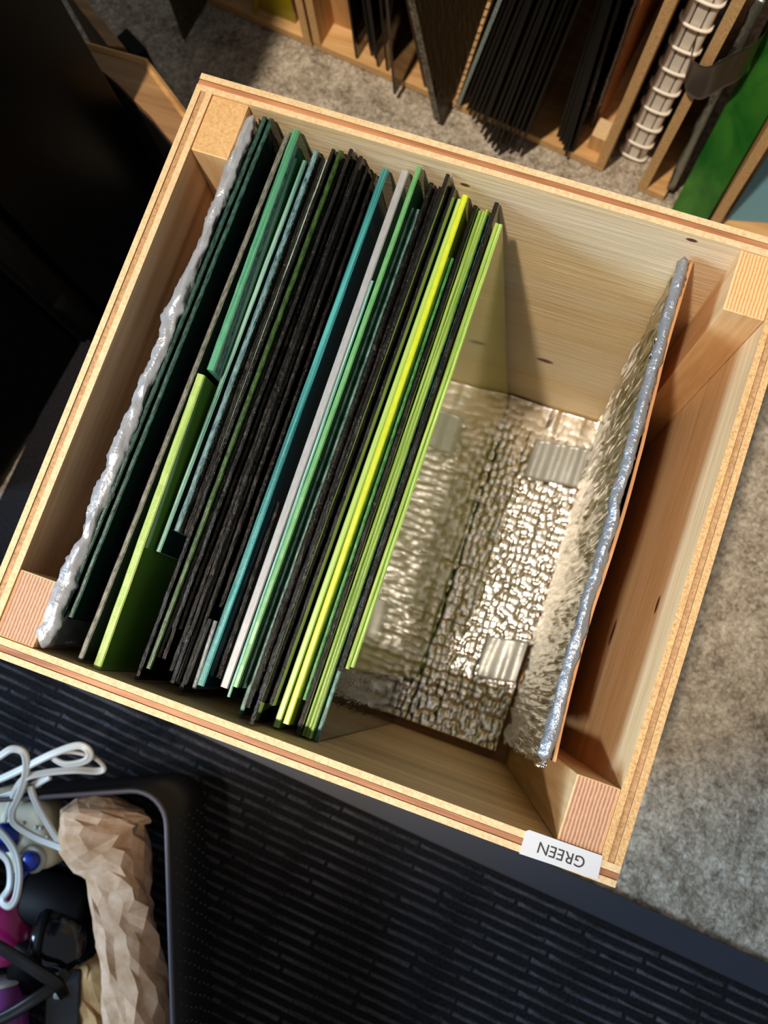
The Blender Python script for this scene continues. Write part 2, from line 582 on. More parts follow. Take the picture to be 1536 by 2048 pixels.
# its thick torn upper edge
def bead(name, xf, wf, zf, y0, y1, seed, mat, n=260, lobes=14, rough=0.25):
    ys = np.linspace(y0, y1, n)
    V, F = [], []
    for i, y in enumerate(ys):
        s = (y - y0) / (y1 - y0)
        for k in range(lobes):
            a = 2 * math.pi * k / lobes
            j = 1 + rough * (float(vnoise(np.array(y * 130), np.array(k * 1.7), seed)) - 0.5) * 2
            j2 = 1 + 0.5 * rough * (float(vnoise(np.array(y * 420), np.array(k * 2.3), seed + 1)) - 0.5) * 2
            w, h = wf(s) * j * j2, 0.5 * wf(s) * j * 1.25
            en = min(1, (min(s, 1 - s) + 0.002) / 0.012)
            V.append((xf(s) + 0.5 * w * math.cos(a) * en + 0.0012 * (float(vnoise(np.array(y * 60), np.array(0.5), seed + 2)) - 0.5) * 2,
                      y, zf(s) + h * math.sin(a) * en))
    for i in range(n - 1):
        for k in range(lobes):
            F.append((i * lobes + k, i * lobes + (k + 1) % lobes, (i + 1) * lobes + (k + 1) % lobes, (i + 1) * lobes + k))
    F.append(tuple(range(lobes))[::-1])
    F.append(tuple(range((n - 1) * lobes, n * lobes)))
    return mobj(name, V, F, mat, FL, smooth=True)
bead('torn_edge', lambda s: 0.3458 - 0.0115 * s, lambda s: 0.0082 - 0.0012 * s, lambda s: H - 0.0285 + 0.003 * s, 0.050, L - 0.0148, 31, 'tape_bead')
# left wall and its swollen shiny edge
ys = np.arange(0.016, L - 0.0148, 0.0022)
zs = np.arange(FZ + 0.004, H - 0.006, 0.004)
Yw, Zw = np.meshgrid(ys, zs, indexing='ij')
crk = vnoise(Yw * 260, Zw * 60, 13) + 0.6 * vnoise(Yw * 120, Zw * 90, 14)
Xw = 0.0415 + 0.028 * (H - 0.01 - Zw) / 0.4 + 0.0028 * (crk - 0.8)
Pw = np.stack([Xw, Yw, Zw], -1)
bk = Pw.copy(); bk[..., 0] = 0.0383 + 0.020 * (H - 0.01 - Zw) / 0.4
grid_obj('foil_wall', Pw, 'foil_bead', FL, back=bk)
bead('torn_edge', lambda s: 0.0415 - 0.0010 * s, lambda s: 0.0105 - 0.0036 * s + 0.0013 * math.sin(s * 23), lambda s: H - 0.006, 0.0136, L - 0.0148, 41, 'foil_bead', lobes=16, rough=0.34)
# duct tape patches across the corner of floor and wall
def patch(y0, y1, x0, climb, seed):
    us = np.linspace(0, 1, 40)
    vs = np.linspace(0, 1, 16)
    P = np.zeros((40, 16, 3))
    for i, u in enumerate(us):
        for j, q in enumerate(vs):
            y = y0 + (y1 - y0) * q + 0.010 * u
            x = x0 + (0.3475 - x0) * min(1, u / 0.7)
            z = FZ + 0.0042 + 0.0008 * math.sin(x * 420)
            if u > 0.7:
                k = (u - 0.7) / 0.3
                z += climb * k * k * (1.0 if k < 1 else 1)
                x = 0.3475 - 0.0015 * k - 0.0015
            P[i, j] = (x, y, z + 0.0016 * float(vnoise(np.array(x * 150), np.array(y * 30), seed)))
    grid_obj('tape_patch', P, 'duct', FL, back=(0, 0, -0.0006), label='dull grey duct tape patch')
patch(0.297, 0.340, 0.288, 0.020, 51)
patch(0.084, 0.128, 0.306, 0.018, 52)

CB = root('cardboard_sheet', (0.345, 0.2, H - 0.43), 'brown cardboard sheet backing the foil along the right side of the box', 'cardboard')
ys = np.linspace(0.052, L - 0.0148, 90)
zs = np.linspace(0, 1, 24)
P = np.zeros((90, 24, 3))
for i, y in enumerate(ys):
    s = (y - 0.05) / 0.33
    zt = H - 0.0285 + 0.002 * math.sin(y * 40) + 0.0025 * float(vnoise(np.array(y * 55), np.array(0.3), 61))
    for j, q in enumerate(zs):
        z = H - 0.447 + (zt - (H - 0.447)) * q
        P[i, j] = (0.3575 - 0.0080 * q - 0.0112 * s + 0.0012 * math.sin(y * 30 + 1) * q, y, z)
grid_obj('sheet', P, 'cardboard', CB, back=(0.0022, 0, 0), smooth=False)

# ------------------------------------------------------------------ glass sheets
M['e_black'] = glass_edge('black_glass_edge', (4, 4, 4), (30, 28, 25), 0.2, 1.0, 620)
M['f_black'] = glass_face('black_glass', (7, 7, 7), 0, 0.04, 0.5)
M['f_blackr'] = glass_face('black_rippled_glass', (10, 9, 8), 0, 0.05, 0.4, 0.5)
M['e_blackr'] = M['e_black']
def two(key, e1, e2, face, trans=0.0, stripes=None, ripple=0.0, rough=0.36, sparkle=0.35, dust=0.2, fr=0.03):
    M['e_' + key] = glass_edge(key + '_glass_edge', e1, e2, rough, sparkle, 620, stripes)  # edge lighter than face: glow of light piped through clear sheets put in
    M['f_' + key] = glass_face(key + '_glass', face, trans, fr, dust, ripple)
two('bottle', (6, 22, 18), (52, 92, 78), (10, 34, 28), 0.0, ripple=0.3)
two('smoky', (70, 74, 66), (132, 134, 122), (84, 92, 84), 0.35, ripple=0.25)
two('jade', (52, 118, 84), (84, 150, 112), (22, 92, 62), 0.0, stripes=700)
two('leaf', (146, 176, 84), (176, 198, 112), (100, 146, 52), 0.0, stripes=500)
two('tealclear', (60, 112, 96), (150, 196, 178), (16, 74, 70), 0.45, stripes=900)
two('steel', (38, 70, 80), (120, 160, 164), (20, 44, 52), 0.0, ripple=0.6)
two('pale', (110, 136, 120), (178, 196, 180), (70, 98, 84), 0.2)
two('dgreen', (6, 22, 4), (52, 84, 28), (8, 34, 8), 0.0)
two('teal', (20, 92, 94), (72, 162, 158), (0, 66, 72), 0.0, stripes=900)
two('white', (142, 142, 141), (156, 156, 155), (138, 138, 136), 0.0, sparkle=0.05, rough=0.35)
two('green', (84, 142, 82), (100, 158, 98), (48, 104, 60), 0.0, sparkle=0.1)
two('ripteal', (30, 62, 54), (110, 156, 142), (24, 66, 58), 0.25, ripple=0.5)
two('lime', (158, 200, 90), (180, 216, 116), (124, 170, 60), 0.0, sparkle=0.08, stripes=400)
two('yellow', (190, 210, 30), (206, 224, 60), (150, 176, 14), 0.0, sparkle=0.06)
two('emerald', (30, 90, 40), (86, 160, 84), (16, 74, 36), 0.3)
two('bundle', (104, 148, 54), (166, 198, 98), (96, 138, 54), 0.3, stripes=1400)
two('bluegreen', (24, 62, 58), (104, 156, 146), (44, 84, 78), 0.75, ripple=0.15, dust=0.0)
two('spring', (128, 168, 66), (184, 214, 112), (188, 190, 96), 0.3, stripes=1300, dust=0.0, fr=0.06)
two('grey', (120, 130, 136), (168, 176, 180), (128, 140, 146), 0.0)

LEAN = 0.032 / 0.40
ZB = H - 0.4265
def sheet(key, x0, y0, x1, y1, zt, th, label, group=None, name='glass_sheet', lean=LEAN, cut=0.0, seg=None, rag=0.0004):
    """upright sheet of glass: top edge from (x0,y0) at the back to (x1,y1) at the front"""
    zt = H + zt
    th = th / 1000
    ns = seg or 26
    ec = min(0.0007, th * 0.28)
    V, F, fm = [], [], []
    prof = [(-th / 2, 1.0), (-th / 2, -ec), (-th / 2 + ec, 0.0), (th / 2 - ec, 0.0), (th / 2, -ec), (th / 2, 1.0)]
    for i in range(ns + 1):
        s = i / ns
        yy = y1 + (y0 - y1) * s
        xc = x1 + (x0 - x1) * s
        jz = 0 if i in (0, ns) else random.uniform(-rag, rag)
        for k, (dx, dz) in enumerate(prof):
            if dz == 1.0:
                z = ZB
                y = yy
            else:
                z = zt + dz + jz
                y = yy + (cut if i == 0 else 0) - (cut if i == ns else 0)
            V.append((xc + dx + lean * (zt - z), y, z))
    for i in range(ns):
        a, b = i * 6, (i + 1) * 6
        for k in range(5):
            F.append((a + k, b + k, b + k + 1, a + k + 1))
            fm.append(1 if k in (1, 2, 3) else 0)
        F.append((a + 5, b + 5, b, a))
        fm.append(1)
    F.append((5, 4, 3, 2, 1, 0)); fm.append(1)
    n = ns * 6
    F.append((n, n + 1, n + 2, n + 3, n + 4, n + 5)); fm.append(1)
    return mobj(name, V, F, ['f_' + key, 'e_' + key], None, fm, label=label, cat='glass sheet', group=group)

YB = L - 0.0142
GA = 'black glass sheets between the pale grey-green and the bright teal sheet'
GB = 'black glass sheets between the green sheet and the pastel lime sheet'
LA = 'black glass sheet in the stack between the pale grey-green and bright teal sheets'
LBK = 'black glass sheet in the stack between the mid green and pastel lime sheets'
TAB = [  # key, x0, y0, x1, y1, ztop, thickness mm, label, group
 ['bottle', .0487, YB, .0450, .0347, -.0050, 3, 'dark bottle green glass sheet right beside the crumpled foil edge', None],
 ['bottle', .0533, YB, .0505, .0363, -.0050, 3, 'second dark bottle green glass sheet from the crumpled foil edge', None],
 ['smoky', .0636, YB, .0620, .0136, -.0151, 3.4, 'smoky grey translucent glass sheet left of the jade green sheet', None],
 ['jade', .0700, YB, .0743, .2088, -.0101, 5.0, 'short opaque jade green glass sheet standing against the back panel', None],
 ['leaf', .0690, .2050, .0745, .0125, -.0125, 5.2, 'short opaque leaf green glass sheet with broad face at the front left', None],
 ['tealclear', .0775, .368, .0780, .0911, -.0255, 3, 'clear teal glass sheet ending halfway beside the leaf green sheet', None],
 ['steel', .0815, YB, .0851, .1072, -.0288, 3.4, 'rippled steel blue glass sheet beside the clear teal sheet', None],
 ['black', .0845, YB, .0880, .1067, -.0361, 2.4, 'thin black glass sheet between steel blue and pale grey-green sheets', None],
 ['pale', .0875, YB, .0925, .0744, -.0380, 3, 'pale grey-green glass sheet left of the black stack', None],
 ['black', .0946, YB, .0975, .0134, -.0206, 2.5, LA, GA],
 ['dgreen', .1000, YB, .1025, .0222, -.0199, 3.4, 'very dark green transparent glass sheet inside the left black stack', None],
 ['black', .1042, YB, .1062, .0300, -.0290, 2.5, LA, GA],
 ['black', .1078, YB, .1100, .0508, -.0137, 2.5, LA, GA],
 ['black', .1110, YB, .1145, .0250, -.0260, 2.5, LA, GA],
 ['black', .1141, YB, .1196, .0191, -.0192, 2.5, LA, GA],
 ['black', .1174, YB, .1232, .0143, -.0300, 2.5, LA, GA],
 ['black', .1226, YB, .1270, .0714, -.0370, 2.5, LA, GA],
 ['grey', .1265, .0623, .1285, .0182, -.0400, 2.5, 'small blue-grey sheet with fine ruled lines at the front of the left black stack', None],
 ['teal', .1307, YB, .1349, .0227, -.0268, 4.6, 'opaque bright teal glass sheet left of the white sheet', None],
 ['black', .1375, .1472, .1408, .0295, -.0400, 3, 'short black glass piece between the bright teal and the white sheet', None],
 ['white', .1450, YB, .1505, .0270, -.0210, 5.0, 'opaque white glass sheet with a rounded edge', None],
 ['tealclear', .1500, .30, .1552, .0228, -.0200, 2, 'thin clear teal glass sheet pressed between white and mid green sheets', None],
 ['green', .1550, YB, .1589, .0306, -.0106, 3.4, 'opaque mid green glass sheet right of the white sheet', None],
 ['ripteal', .1585, .3600, .1622, .0136, -.0300, 3, 'rippled dark teal glass sheet behind the mid green sheet, its face showing at the front', None],
 ['blackr', .1618, YB, .1660, .0200, -.0267, 3, 'rippled brown-black glass sheet next to the rippled dark teal sheet', None],
 ['black', .1650, YB, .1693, .0300, -.0330, 2.5, LBK, GB],
 ['black', .1685, YB, .1720, .0798, -.0290, 2.5, LBK, GB],
 ['black', .1743, YB, .1756, .0138, -.0095, 2.5, LBK, GB],
 ['black', .1776, YB, .1803, .0264, -.0243, 2.5, LBK, GB],
 ['lime', .1812, YB, .1861, .0136, -.0380, 4.0, 'opaque pastel lime glass sheet beside the yellow-green one', None],
 ['yellow', .1852, YB, .1923, .0184, -.0302, 4.0, 'opaque bright yellow-green glass sheet', None],
 ['emerald', .1885, .3389, .1955, .0349, -.0400, 2.6, 'short glossy emerald glass sheet starting partway along the yellow-green sheet', None],
 ['black', .1915, YB, .1985, .0138, -.0400, 3, 'black glass sheet between the emerald and the striped light green sheets', None],
 ['bundle', .1942, YB, .2013, .0136, -.0455, 2.2, 'light green glass sheet in the tight bundle of three beside the clear blue-green sheet', 'bundle of three light green sheets'],
 ['bundle', .1966, YB, .2036, .0136, -.0450, 2.2, 'light green glass sheet in the tight bundle of three beside the clear blue-green sheet', 'bundle of three light green sheets'],
 ['bundle', .1990, YB, .2058, .0140, -.0410, 2.3, 'light green glass sheet in the tight bundle of three beside the clear blue-green sheet', 'bundle of three light green sheets'],
 ['bluegreen', .2020, YB, .2085, .0134, -.0480, 3, 'clear blue-green glass sheet whose face shows at the front end of the stack', None],
 ['black', .2083, YB, .2130, .0593, -.0275, 3, 'last black glass sheet, tall, just left of the spring green pair', None],
 ['spring', .2125, .3665, .2165, .0620, -.0300, 2.4, 'inner of two translucent spring green sheets at the right end of the row', None],
 ['spring', .2150, .3665, .2190, .0640, -.0300, 2.4, 'outermost translucent spring green sheet with its whole face towards the empty space', None],
]
placed = []
ORD = ['first', 'second', 'third', 'fourth', 'fifth', 'sixth', 'seventh', 'eighth', 'ninth', 'tenth', 'eleventh', 'twelfth', 'thirteenth', 'fourteenth', 'fifteenth']
cnt = {}
for r in TAB:
    if r[8]:
        k = cnt.get(r[8], 0); cnt[r[8]] = k + 1
        r[7] = {GA: '%s black glass sheet right of the pale grey-green sheet', GB: '%s black glass sheet left of the pastel lime sheet, counting from the rippled one'}.get(r[8], '%s sheet from the left in the bundle of three light green glass sheets') % ORD[k]
for r in TAB:                       # compare neighbours at one height, since all of them lean alike
    r[1] += LEAN * r[5]; r[3] += LEAN * r[5]
for r in TAB:
    for pz in placed:
        if min(pz[2], r[2]) - max(pz[4], r[4]) > 0:
            need = (pz[6] + r[6]) / 2000 + 0.0003
            r[1] = max(r[1], pz[1] + need)
            r[3] = max(r[3], pz[3] + need)
    placed.append(r)
for r in TAB:
    r[1] -= LEAN * r[5]; r[3] -= LEAN * r[5]
    ln = LEAN
    rag = 0.0007 if r[0].startswith('black') else (0.0001 if r[0] in ('white', 'lime', 'yellow') else 0.0003)
    o = sheet(*r[:9], lean=ln, rag=rag)


# ------------------------------------------------------------------ ribbed floor mat (front)
MAT_A = math.atan2(-0.011, 0.156)
mu = Vector((math.cos(MAT_A), math.sin(MAT_A), 0)); mv = Vector((-mu.y, mu.x, 0)) * -1     # mv points towards the front
MO = Vector((0.515, -0.0745, 0))
FM = root('floor_mat', (0.2, -0.4, 0), 'black ribbed floor mat with a smooth rubber border in front of the box', 'mat')
t = NT('mat_fabric')
n = t.noise(t.coord(), 500, 3, 0.7)
t.color(t.ramp(n, [(0.35, lin((10, 10, 12))), (0.7, lin((36, 36, 40)))]))
t.set(Roughness=0.95)
t.b.inputs['Specular IOR Level'].default_value = 0.15
t.bump(n, 0.6, 0.002)
M['mat'] = t.m
t = NT('mat_rib')
n = t.noise(t.coord(), 420, 3, 0.7)
n2 = t.noise(t.coord((0.2, 1, 1)), 90, 2, 0.6)
t.color(t.ramp(t.math('ADD', t.math('MULTIPLY', n, 0.5), t.math('MULTIPLY', n2, 0.5)), [(0.38, lin((20, 20, 23))), (0.62, lin((76, 76, 82)))]))  # lighter than the field, highlight on the rib tops is in the colour
t.set(Roughness=0.9)
t.b.inputs['Specular IOR Level'].default_value = 0.2
t.bump(n, 0.6, 0.002)
M['mat_rib'] = t.m
M['rubber'] = plain('mat_rubber', (44, 48, 58), 0.55, 0.4)
def mp(a, b, z): 
    q = MO + mu * a + mv * b
    return (q.x, q.y, z)
A0, A1, B1 = -0.95, 0.75, 0.72
prism('rubber_border', [mp(A0, 0, 0.0), mp(A1, 0, 0.0), mp(A1, B1, 0.0), mp(A0, B1, 0.0)], (0, 0, 0.0045), 'rubber', FM)
prism('fabric_field', [mp(A0 + 0.03, 0.029, 0.0046), mp(A1 - 0.03, 0.029, 0.0046), mp(A1 - 0.03, B1 - 0.03, 0.0046), mp(A0 + 0.03, B1 - 0.03, 0.0046)], (0, 0, 0.0016), 'mat', FM)
def rib_mesh(seed):
    rr = random.Random(seed)
    V, F = [], []
    a = A0 + 0.035
    while a < A1 - 0.05:
        ln = rr.uniform(0.02, 0.11)
        w = rr.uniform(0.0017, 0.0026)
        h = rr.uniform(0.0010, 0.0024)
        off = rr.uniform(-0.0006, 0.0006)
        k = len(V)
        for (da, dw, dz) in ((0, -w, 0), (ln, -w, 0), (ln, w, 0), (0, w, 0), (0.009, -w * .4, h), (ln - 0.009, -w * .4, h), (ln - 0.009, w * .4, h), (0.009, w * .4, h)):
            q = mu * (a + da) + mv * (dw + off)
            V.append((q.x, q.y, dz))
        F += [tuple(k + i for i in f) for f in BOXF]
        a += ln + rr.uniform(0.0006, 0.005)
    return V, F
ribs = []
for s in range(6):
    V, F = rib_mesh(100 + s)
    o = mobj('rib', V, F, 'mat_rib', FM)
    ribs.append(o)
b = 0.036; k = 0
while b < B1 - 0.04:
    o = ribs[k] if k < 6 else ribs[(k * 5 + k // 6) % 6].copy()
    if k >= 6:
        COL.objects.link(o)
        o.parent = FM
        o.matrix_parent_inverse = Matrix.Translation(-FM.location)
    q = MO + mv * b
    o.location = (q.x, q.y, 0.0062)
    b += 0.0112; k += 1

RM = root('shade_strip', (-0.12, 0.2, 0), 'added black strip for the deep shade on the floor between the cabinet and the box', 'mat')
prism('strip', [(-0.232, 0.470, 0), (-0.262, -0.02, 0), (-0.008, -0.02, 0), (-0.008, 0.430, 0), (-0.10, 0.470, 0)], (0, 0, 0.004), 'mat', RM)  # added strip, stands in for the deep shade on the carpet here

# ------------------------------------------------------------------ rack row behind the box
RO = Vector((0.043, 0.708, 0)); ru = Vector((0.9911, -0.1328, 0)); rv = Vector((0.1328, 0.9911, 0))
def rp(u, v, z):
    q = RO + ru * u + rv * v
    return Vector((q.x, q.y, z))
def slab(name, u0, u1, v0, v1, z0, z1, lean, mats, parent=None, fmat=None, bev=0.0, **kw):
    """upright slab in row coordinates; lean = du/dz"""
    d = lean * (z1 - z0)
    P = [rp(u0, v0, z0), rp(u1, v0, z0), rp(u1, v1, z0), rp(u0, v1, z0), rp(u0 + d, v0, z1), rp(u1 + d, v0, z1), rp(u1 + d, v1, z1), rp(u0 + d, v1, z1)]
    return hexa(name, P, mats, parent, fmat, bev, **kw)
def rack(u0, u1, label, left=True, right=True, v0=-0.006, hgt=0.33, depth=0.33, pl=0.0, prr=0.0):
    R_ = root('plywood_rack', rp((u0 + u1) / 2, v0, 0), label, 'rack')
    slab('base_board', u0, u1, v0, depth, 0.0, 0.012, 0, ['bg_ply_x', 'ply_tan'], R_, [0, 0, 1, 1, 1, 1], 0.0006)
    slab('back_board', u0, u1, depth, depth + 0.012, 0, hgt, 0, 'bg_ply_z', R_)
    if left:
        slab('side_board', u0, u0 + 0.010, v0 - 0.001, depth, 0.0121, hgt, pl, ['bg_ply_z', 'ply_tan'], R_, [0, 1, 1, 0, 1, 0])
    if right:
        slab('side_board', u1 - 0.010, u1, v0 - 0.001, depth, 0.0121, hgt, prr, ['bg_ply_z', 'ply_tan'], R_, [0, 1, 1, 0, 1, 0])
    return R_
R1 = rack(-0.50, -0.1535, 'plywood rack with yellow glass at the shadowed far left of the row', left=False)
slab('corner_cleat', -0.182, -0.1640, 0.02, 0.06, 0.0122, 0.30, 0, 'bg_ply_z', R1)
R2 = rack(-0.1495, 0.029, 'plywood rack with a knotted base board holding the brown-black sheets', right=False)
slab('corner_cleat', -0.139, -0.112, 0.026, 0.064, 0.0122, 0.085, 0, ['bg_ply_z', 'ply_pale'], R2, [0, 1, 0, 0, 0, 0], 0.0008)
slab('corner_cleat', -0.139, -0.123, 0.066, 0.30, 0.0122, 0.30, 0, 'bg_ply_z', R2)
R3 = rack(0.033, 0.224, 'plywood rack packed with black glass sheets left of the comb-bound book', left=False, prr=0.055)
slab('corner_cleat', 0.196, 0.2135, 0.006, 0.030, 0.0122, 0.040, 0.06, ['bg_ply_z', 'ply_pale'], R3, [0, 1, 0, 0, 0, 0], 0.0008)
R4 = rack(0.268, 0.300, 'narrow plywood rack between the comb-bound book and the green sheet', right=False, v0=-0.010, pl=0.043)
R5 = rack(0.3565, 0.62, 'pale plywood rack holding the blue glass at the far right', right=False, v0=-0.024)

two('plum', (3, 3, 3), (9, 8, 8), (7, 6, 6), 0.0, sparkle=0.15, rough=0.5)
M['e_plum'].node_tree.nodes['Principled BSDF'].inputs['Specular IOR Level'].default_value = 0.25
two('brown', (14, 8, 6), (60, 36, 26), (46, 28, 20), 0.0)
two('clearbg', (96, 112, 108), (160, 176, 168), (120, 138, 134), 0.35)
M['yellow_bg'] = glass_face('yellow_olive_glass', (150, 136, 20), 0.0, 0.05)
M['olive_bg'] = glass_face('dark_olive_glass', (40, 34, 8), 0.0, 0.08)
def rsheet(key, u, v, lean, th, label, group=None, depth=0.26, hgt=0.31, name='glass_sheet', cat='glass sheet', z0=0.0135):
    ms = ['f_' + key, 'e_' + key] if 'f_' + key in M else [key, key]
    if v < -0.006:
        pass
    return slab(name, u - th / 2000, u + th / 2000, v, v + depth, z0, hgt, lean, ms, None, [0, 1, 1, 0, 1, 0], label=label, cat=cat, group=group)
rsheet('yellow_bg', -0.2307, -0.004, 0.16, 3.5, 'bright yellow-olive glass sheet at the top left of the rack row', depth=0.2)
slab('glass_sheet', -0.2265, -0.180, 0.006, 0.0095, 0.0135, 0.30, 0.0, 'yellow_bg', None, label='broad yellow-olive glass pane turned to the front at the top left', cat='glass sheet')
rsheet('olive_bg', -0.300, -0.062, 0.06, 4, 'dark olive glass sheet poking out of the shadowed rack', depth=0.2, z0=0.001)
rsheet('olive_bg', -0.270, 0.004, 0.05, 4, 'second dark olive glass sheet deeper in the shadowed rack', depth=0.2)
for i_, (u, vv, ln, lab) in enumerate(((-0.0932, -0.0045, 0.0, 'leftmost brown-black sheet in the knotted rack'), (-0.0835, 0.012, -0.03, None), (-0.0785, 0.006, -0.035, None), (-0.0725, 0.004, -0.03, None), (-0.0655, -0.0035, -0.02, None), (-0.0535, -0.0035, -0.003, None))):
    rsheet('plum', u, vv, ln, 2.8, lab or ORD[i_] + ' brown-black glass sheet from the left in the knotted rack', None if lab else 'brown-black sheets in the knotted rack')
rsheet('brown', -0.0320, -0.0265, 0.0, 3.4, 'glossy brown glass sheet sticking out over the carpet', z0=0.0135)
rsheet('brown', -0.0040, -0.0035, -0.135, 3.0, 'reddish-brown glass sheet leaning left beside the coarse black sheet')
M['coarse_black'] = glass_face('coarse_black_glass', (3, 3, 3), 0.0, 0.2, 0.0, 0.7)
M['coarse_black'].node_tree.nodes['Principled BSDF'].inputs['Specular IOR Level'].default_value = 0.15
M['coarse_edge'] = glass_edge('coarse_black_edge', (16, 14, 12), (120, 112, 92), 0.3, 1.0, 260)
slab('glass_sheet', 0.0245, 0.0325, -0.0365, 0.24, 0.0135, 0.31, -0.145, ['coarse_black', 'coarse_edge'], None, [0, 1, 1, 0, 1, 0], label='coarse textured thick black sheet with a rough chipped edge', cat='glass sheet')
# tan board with a saw-tooth front edge
TB = root('jagged_board', rp(0.036, -0.01, 0.0135), 'tan cardboard divider with a jagged front edge', 'divider')
poly, n = [], 46
for i in range(n + 1):
    z = 0.0135 + 0.30 * i / n
    poly.append(rp(0.0352 + 0.18 * (z - 0.0135), -0.0105 + (0.0022 if i % 2 else 0) + random.uniform(-0.0006, 0.0006), z))
poly += [rp(0.0352 + 0.18 * 0.30, 0.25, 0.3135), rp(0.0352, 0.25, 0.0135)]
prism('board', poly, tuple(ru * 0.0034), 'ply_tan', TB)
rsheet('clearbg', 0.0412, -0.0105, 0.205, 4.0, 'clear grey-green glass sheet left of the fanned black sheets')
FAN = [(0.0475, -0.006, .20), (0.0520, -0.010, .195), (0.0580, -0.013, .19), (0.0640, -0.012, .185), (0.0700, -0.016, .178), (0.0760, -0.020, .17), (0.0815, -0.023, .165), (0.0880, -0.033, .162),
       (0.0935, -0.030, .158), (0.0995, -0.034, .152), (0.1060, -0.038, .147), (0.1120, -0.032, .14), (0.1175, -0.036, .137), (0.1230, -0.034, .133), (0.1300, -0.028, .128)]
for i_, (u, vv, ln) in enumerate(FAN):
    u += random.uniform(-0.0011, 0.0011); vv += random.uniform(-0.006, 0.005); ln += random.uniform(-0.006, 0.006)
    rsheet('plum', u, vv, ln, 2.8, ORD[i_] + ' black glass sheet from the left in the fanned row above the box', 'fanned black sheets in the middle rack')
for i_, (u, vv, ln) in enumerate(((0.1610, 0.004, .05), (0.1655, 0.000, .048), (0.1700, -0.002, .042), (0.1745, -0.008, .035), (0.1795, -0.014, .026), (0.1840, -0.006, .03))):
    rsheet('plum', u, vv, ln, 2.8, ORD[i_] + ' black glass sheet from the left in the small upright cluster beside the foil-edged board', 'upright black sheets beside the foil-edged board')
# foil edged board
FE = root('foil_board', rp(0.1935, 0.033, 0.0135), 'brown board with a silver foil edge left of the plain plywood upright', 'board')
slab('board', 0.1925, 0.1962, 0.033, 0.27, 0.0122, 0.31, 0.04, 'cardboard', FE)
V, F = tube_geo([rp(0.1902 + 0.04 * (z - 0.012) + 0.0006 * random.uniform(-1, 1), 0.0315 + 0.0006 * random.uniform(-1, 1), z) for z in np.linspace(0.013, 0.31, 70)], [0.0017 * random.uniform(.75, 1.3) for _ in range(70)], 8)
mobj('foil_edge', V, F, 'tape_bead', FE, smooth=True)

# comb-bound book
M['cream'] = plain('cream_plastic', (232, 226, 214), 0.32)
M['cream_dull'] = plain('cream_plate', (228, 222, 210), 0.5)
M['page_dark'] = plain('book_cover_dark', (24, 20, 18), 0.6)
CBK = root('comb_book', rp(0.247, 0.03, 0), 'cream plastic comb-bound book standing between two plywood racks', 'book')
LN = 0.05
def cu_(u, z): return u + LN * z
slab('pages', 0.2345, 0.2600, 0.0325, 0.22, 0.002, 0.30, LN, 'page_dark', CBK)
slab('spine_plate', 0.2418, 0.2518, 0.0235, 0.0320, 0.002, 0.31, LN, 'cream_dull', CBK, bev=0.0006)
tube('spine_tube', [rp(cu_(0.2365, z), 0.0265, z) for z in np.linspace(0.002, 0.31, 12)], 0.0042, 'cream', CBK, 14)
tube('spine_tube', [rp(cu_(0.2563, z), 0.0265, z) for z in np.linspace(0.002, 0.31, 12)], 0.0038, 'cream', CBK, 14)
for z in [0.006] + [0.034 + 0.0335 * i for i in range(9)]:
    path = spline([rp(cu_(0.2312, z), 0.031, z + .002), rp(cu_(0.2318, z), 0.0245, z + .002), rp(cu_(0.2360, z), 0.0208, z + .001), rp(cu_(0.2465, z), 0.0200, z), rp(cu_(0.2565, z), 0.0212, z - .0005), rp(cu_(0.2606, z), 0.0245, z - .001), rp(cu_(0.2608, z), 0.031, z - .001)], 5)
    tube('comb_ring', path, 0.0017, 'cream', CBK, 8)

# foil-wrapped sheet in the narrow rack with the hanging tape flap
FW = root('foil_insulation', rp(0.302, 0.0, 0.0125), 'crinkled dark silver foil insulation sheet beside the green glass', 'insulation')
us = np.linspace(-0.002, 0.24, 60); zs = np.linspace(0.0135, 0.32, 90)
Uq, Zq = np.meshgrid(us, zs, indexing='ij')
P = np.zeros((60, 90, 3)); Bk = np.zeros((60, 90, 3))
wr = 0.003 * vnoise(Uq * 120, Zq * 40, 71) + 0.002 * vnoise(Uq * 300, Zq * 120, 72)
for i in range(60):
    for j in range(90):
        P[i, j] = rp(0.3000 - wr[i, j], Uq[i, j], Zq[i, j]); Bk[i, j] = rp(0.3045 + wr[i, j] * 0.4, Uq[i, j], Zq[i, j])
M['foil_dark'] = foil('dull_crinkled_foil', (150, 156, 152), 0.3, 160, 0.7, metal=0.9)
grid_obj('foil_skin', P, 'foil_dark', FW, back=Bk)
prof = [(0.2640, 0.006), (0.2655, -0.006), (0.2700, -0.0150), (0.2760, -0.0185), (0.2850, -0.0200), (0.2905, -0.0185), (0.2960, -0.0130), (0.3010, -0.006), (0.3065, 0.000), (0.3130, 0.008), (0.3170, 0.020), (0.3165, 0.032), (0.3140, 0.040)]
prof = spline([(a, b_, 0) for a, b_ in prof], 4)
P = np.zeros((len(prof), 12, 3))
for i, q in enumerate(prof):
    s = i / (len(prof) - 1)
    zt = 0.252 - 0.010 * math.sin(min(1, s / 0.45) * math.pi) + 0.012 * s
    zb = 0.203 + 0.010 * max(0, 0.25 - s) * 4 + 0.014 * max(0, s - 0.35)
    for j in range(12):
        k = j / 11
        P[i, j] = rp(q[0] + 0.004 * (1 - k) * (1 - s), q[1] + 0.003 * math.sin(k * 3.1) * (1 - s), zb + (zt - zb) * k)
TF = grid_obj('tape_flap', P, 'duct_dark', None, back=tuple(rv * 0.0007), label='curled grey duct tape flap hooked around a plywood upright', cat='tape')
